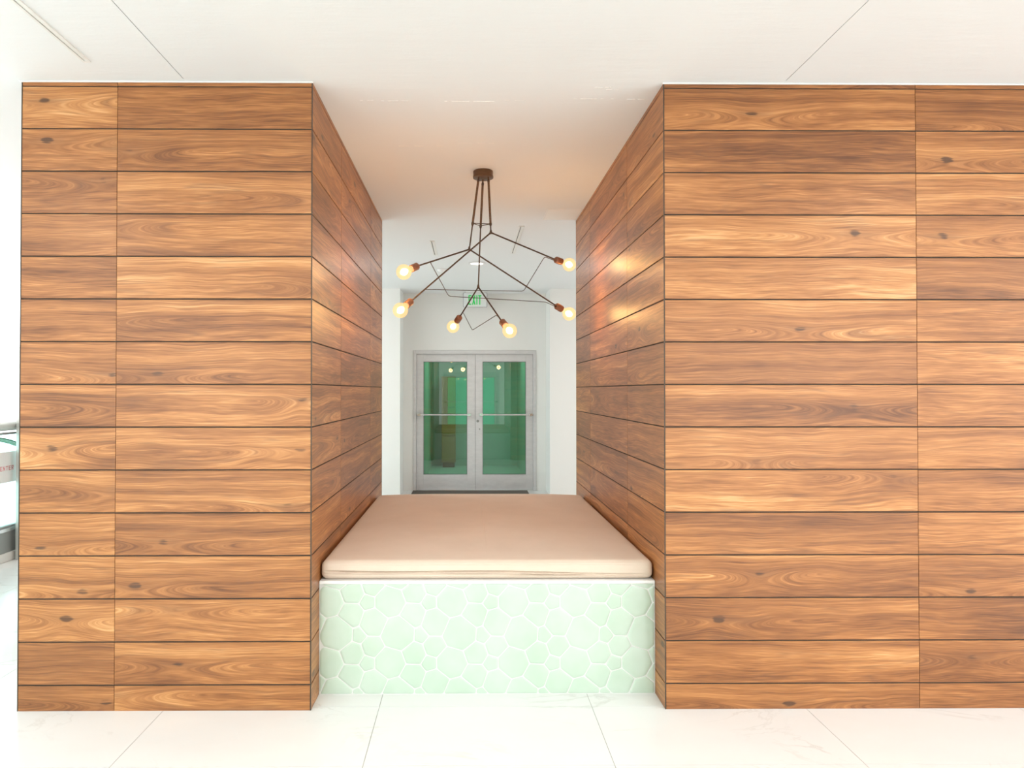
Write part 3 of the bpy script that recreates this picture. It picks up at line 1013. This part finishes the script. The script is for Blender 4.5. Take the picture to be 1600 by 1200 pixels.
pm = empty('potted_palm', (-5.40, 6.90, 0), label='green palm with arching fronds in a pale pot beyond the balcony glass', category='plant')
bx, by = -5.40, 6.90
MB().lathe([(0, 0), (.15, 0), (.17, .02), (.22, .34), (.235, .36), (.235, .38), (.205, .38), (.20, .34), (0, .34)], (bx, by, 0), n=32).build('pot', M['pot'], pm, True)
MB().lathe([(0, .335), (.2, .335), (.2, .36), (0, .365)], (bx, by, 0), n=24).build('soil', M['soil'], pm)
MB().rod((bx, by, .34), (bx + .02, by, .82), .03, .02).build('stem', M['stem'], pm, True)
rr = random.Random(4)
for i in range(13):
    fm = MB(); az = i * 2 * PI / 13 + rr.uniform(-.2, .2)
    frond(fm, (bx + .02, by, .78 + rr.uniform(-.04, .03)), az, rr.uniform(.55, .80), rr.uniform(.45, .85), rr.uniform(.6, .95))
    fm.build('frond', M['leaf'], pm)

# ------------------------------------------------------------------ lobby behind and beside the camera
def added_window(name, axis, c0, c1, z0, z1, at, mull):
    """fixed glazing; axis 'x' spans x at y=at, axis 'y' spans y at x=at"""
    t = empty(name, ((c0 + c1)/2, at, z0) if axis == 'x' else (at, (c0 + c1)/2, z0), kind='structure')
    def B(mb, a, b_, d0, d1, za, zb):
        if axis == 'x': mb.box(a, b_, at + d0, at + d1, za, zb)
        else: mb.box(at + d0, at + d1, a, b_, za, zb)
    f = MB()
    B(f, c0, c0 + .05, -.04, .04, z0, z1); B(f, c1 - .05, c1, -.04, .04, z0, z1)
    B(f, c0, c1, -.04, .04, z0, z0 + .05); B(f, c0, c1, -.04, .04, z1 - .05, z1)
    for m_ in mull: B(f, m_ - .025, m_ + .025, -.04, .04, z0, z1)
    f.build('window_frame', M['alu'], t)
    g_ = MB(); B(g_, c0 + .05, c1 - .05, -.003, .003, z0 + .05, z1 - .05); g_.build('window_pane', M['clear'], t)
    return t


fw = MB()
wy0, wy1 = -2.0, -1.80
fw.box(-7.5, -4.65, wy0, wy1, 0, H); fw.box(-4.65, -1.75, wy0, wy1, 0, .25); fw.box(-4.65, -1.75, wy0, wy1, 2.75, H)
fw.box(-1.75, DX0, wy0, wy1, 0, H); fw.box(DX0, DX1, wy0, wy1, DZ, H); fw.box(DX1, 1.95, wy0, wy1, 0, H)
fw.box(1.95, 5.8, wy0, wy1, 0, .25); fw.box(1.95, 5.8, wy0, wy1, 2.75, H); fw.box(5.8, 6.3, wy0, wy1, 0, H)
struct('wall_front', fw, M['white'])
added_window('added_window_1', 'x', -4.65, -1.75, .25, 2.75, -1.9, (-3.7, -2.7))  # unseen windows, added to throw daylight onto the wood fronts
added_window('added_window_2', 'x', 1.95, 5.8, .25, 2.75, -1.9, (3.2, 4.5))
ew = MB()
ew.box(6.2, 6.3, -2.0, -1.2, 0, H); ew.box(6.2, 6.3, -1.2, 2.8, 0, .25); ew.box(6.2, 6.3, -1.2, 2.8, 2.75, H)
ew.box(6.2, 6.3, 2.8, 6.15, 0, H); ew.box(6.2, 6.3, 6.15, 9.35, 0, .25); ew.box(6.2, 6.3, 6.15, 9.35, 2.75, H)
ew.box(6.2, 6.3, 9.35, 10.4, 0, H)
struct('wall_east', ew, M['white'])
added_window('added_window_3', 'y', -1.2, 2.8, .25, 2.75, 6.25, (.1, 1.5))  # side windows out of view, added to bring daylight in from the right
added_window('added_window_4', 'y', 6.15, 9.35, .25, 2.75, 6.25, (7.2, 8.3))
gm = MB().box(-60, 60, -60, 60, -4.2, -4.0)
struct('ground', gm, M['terrace'])
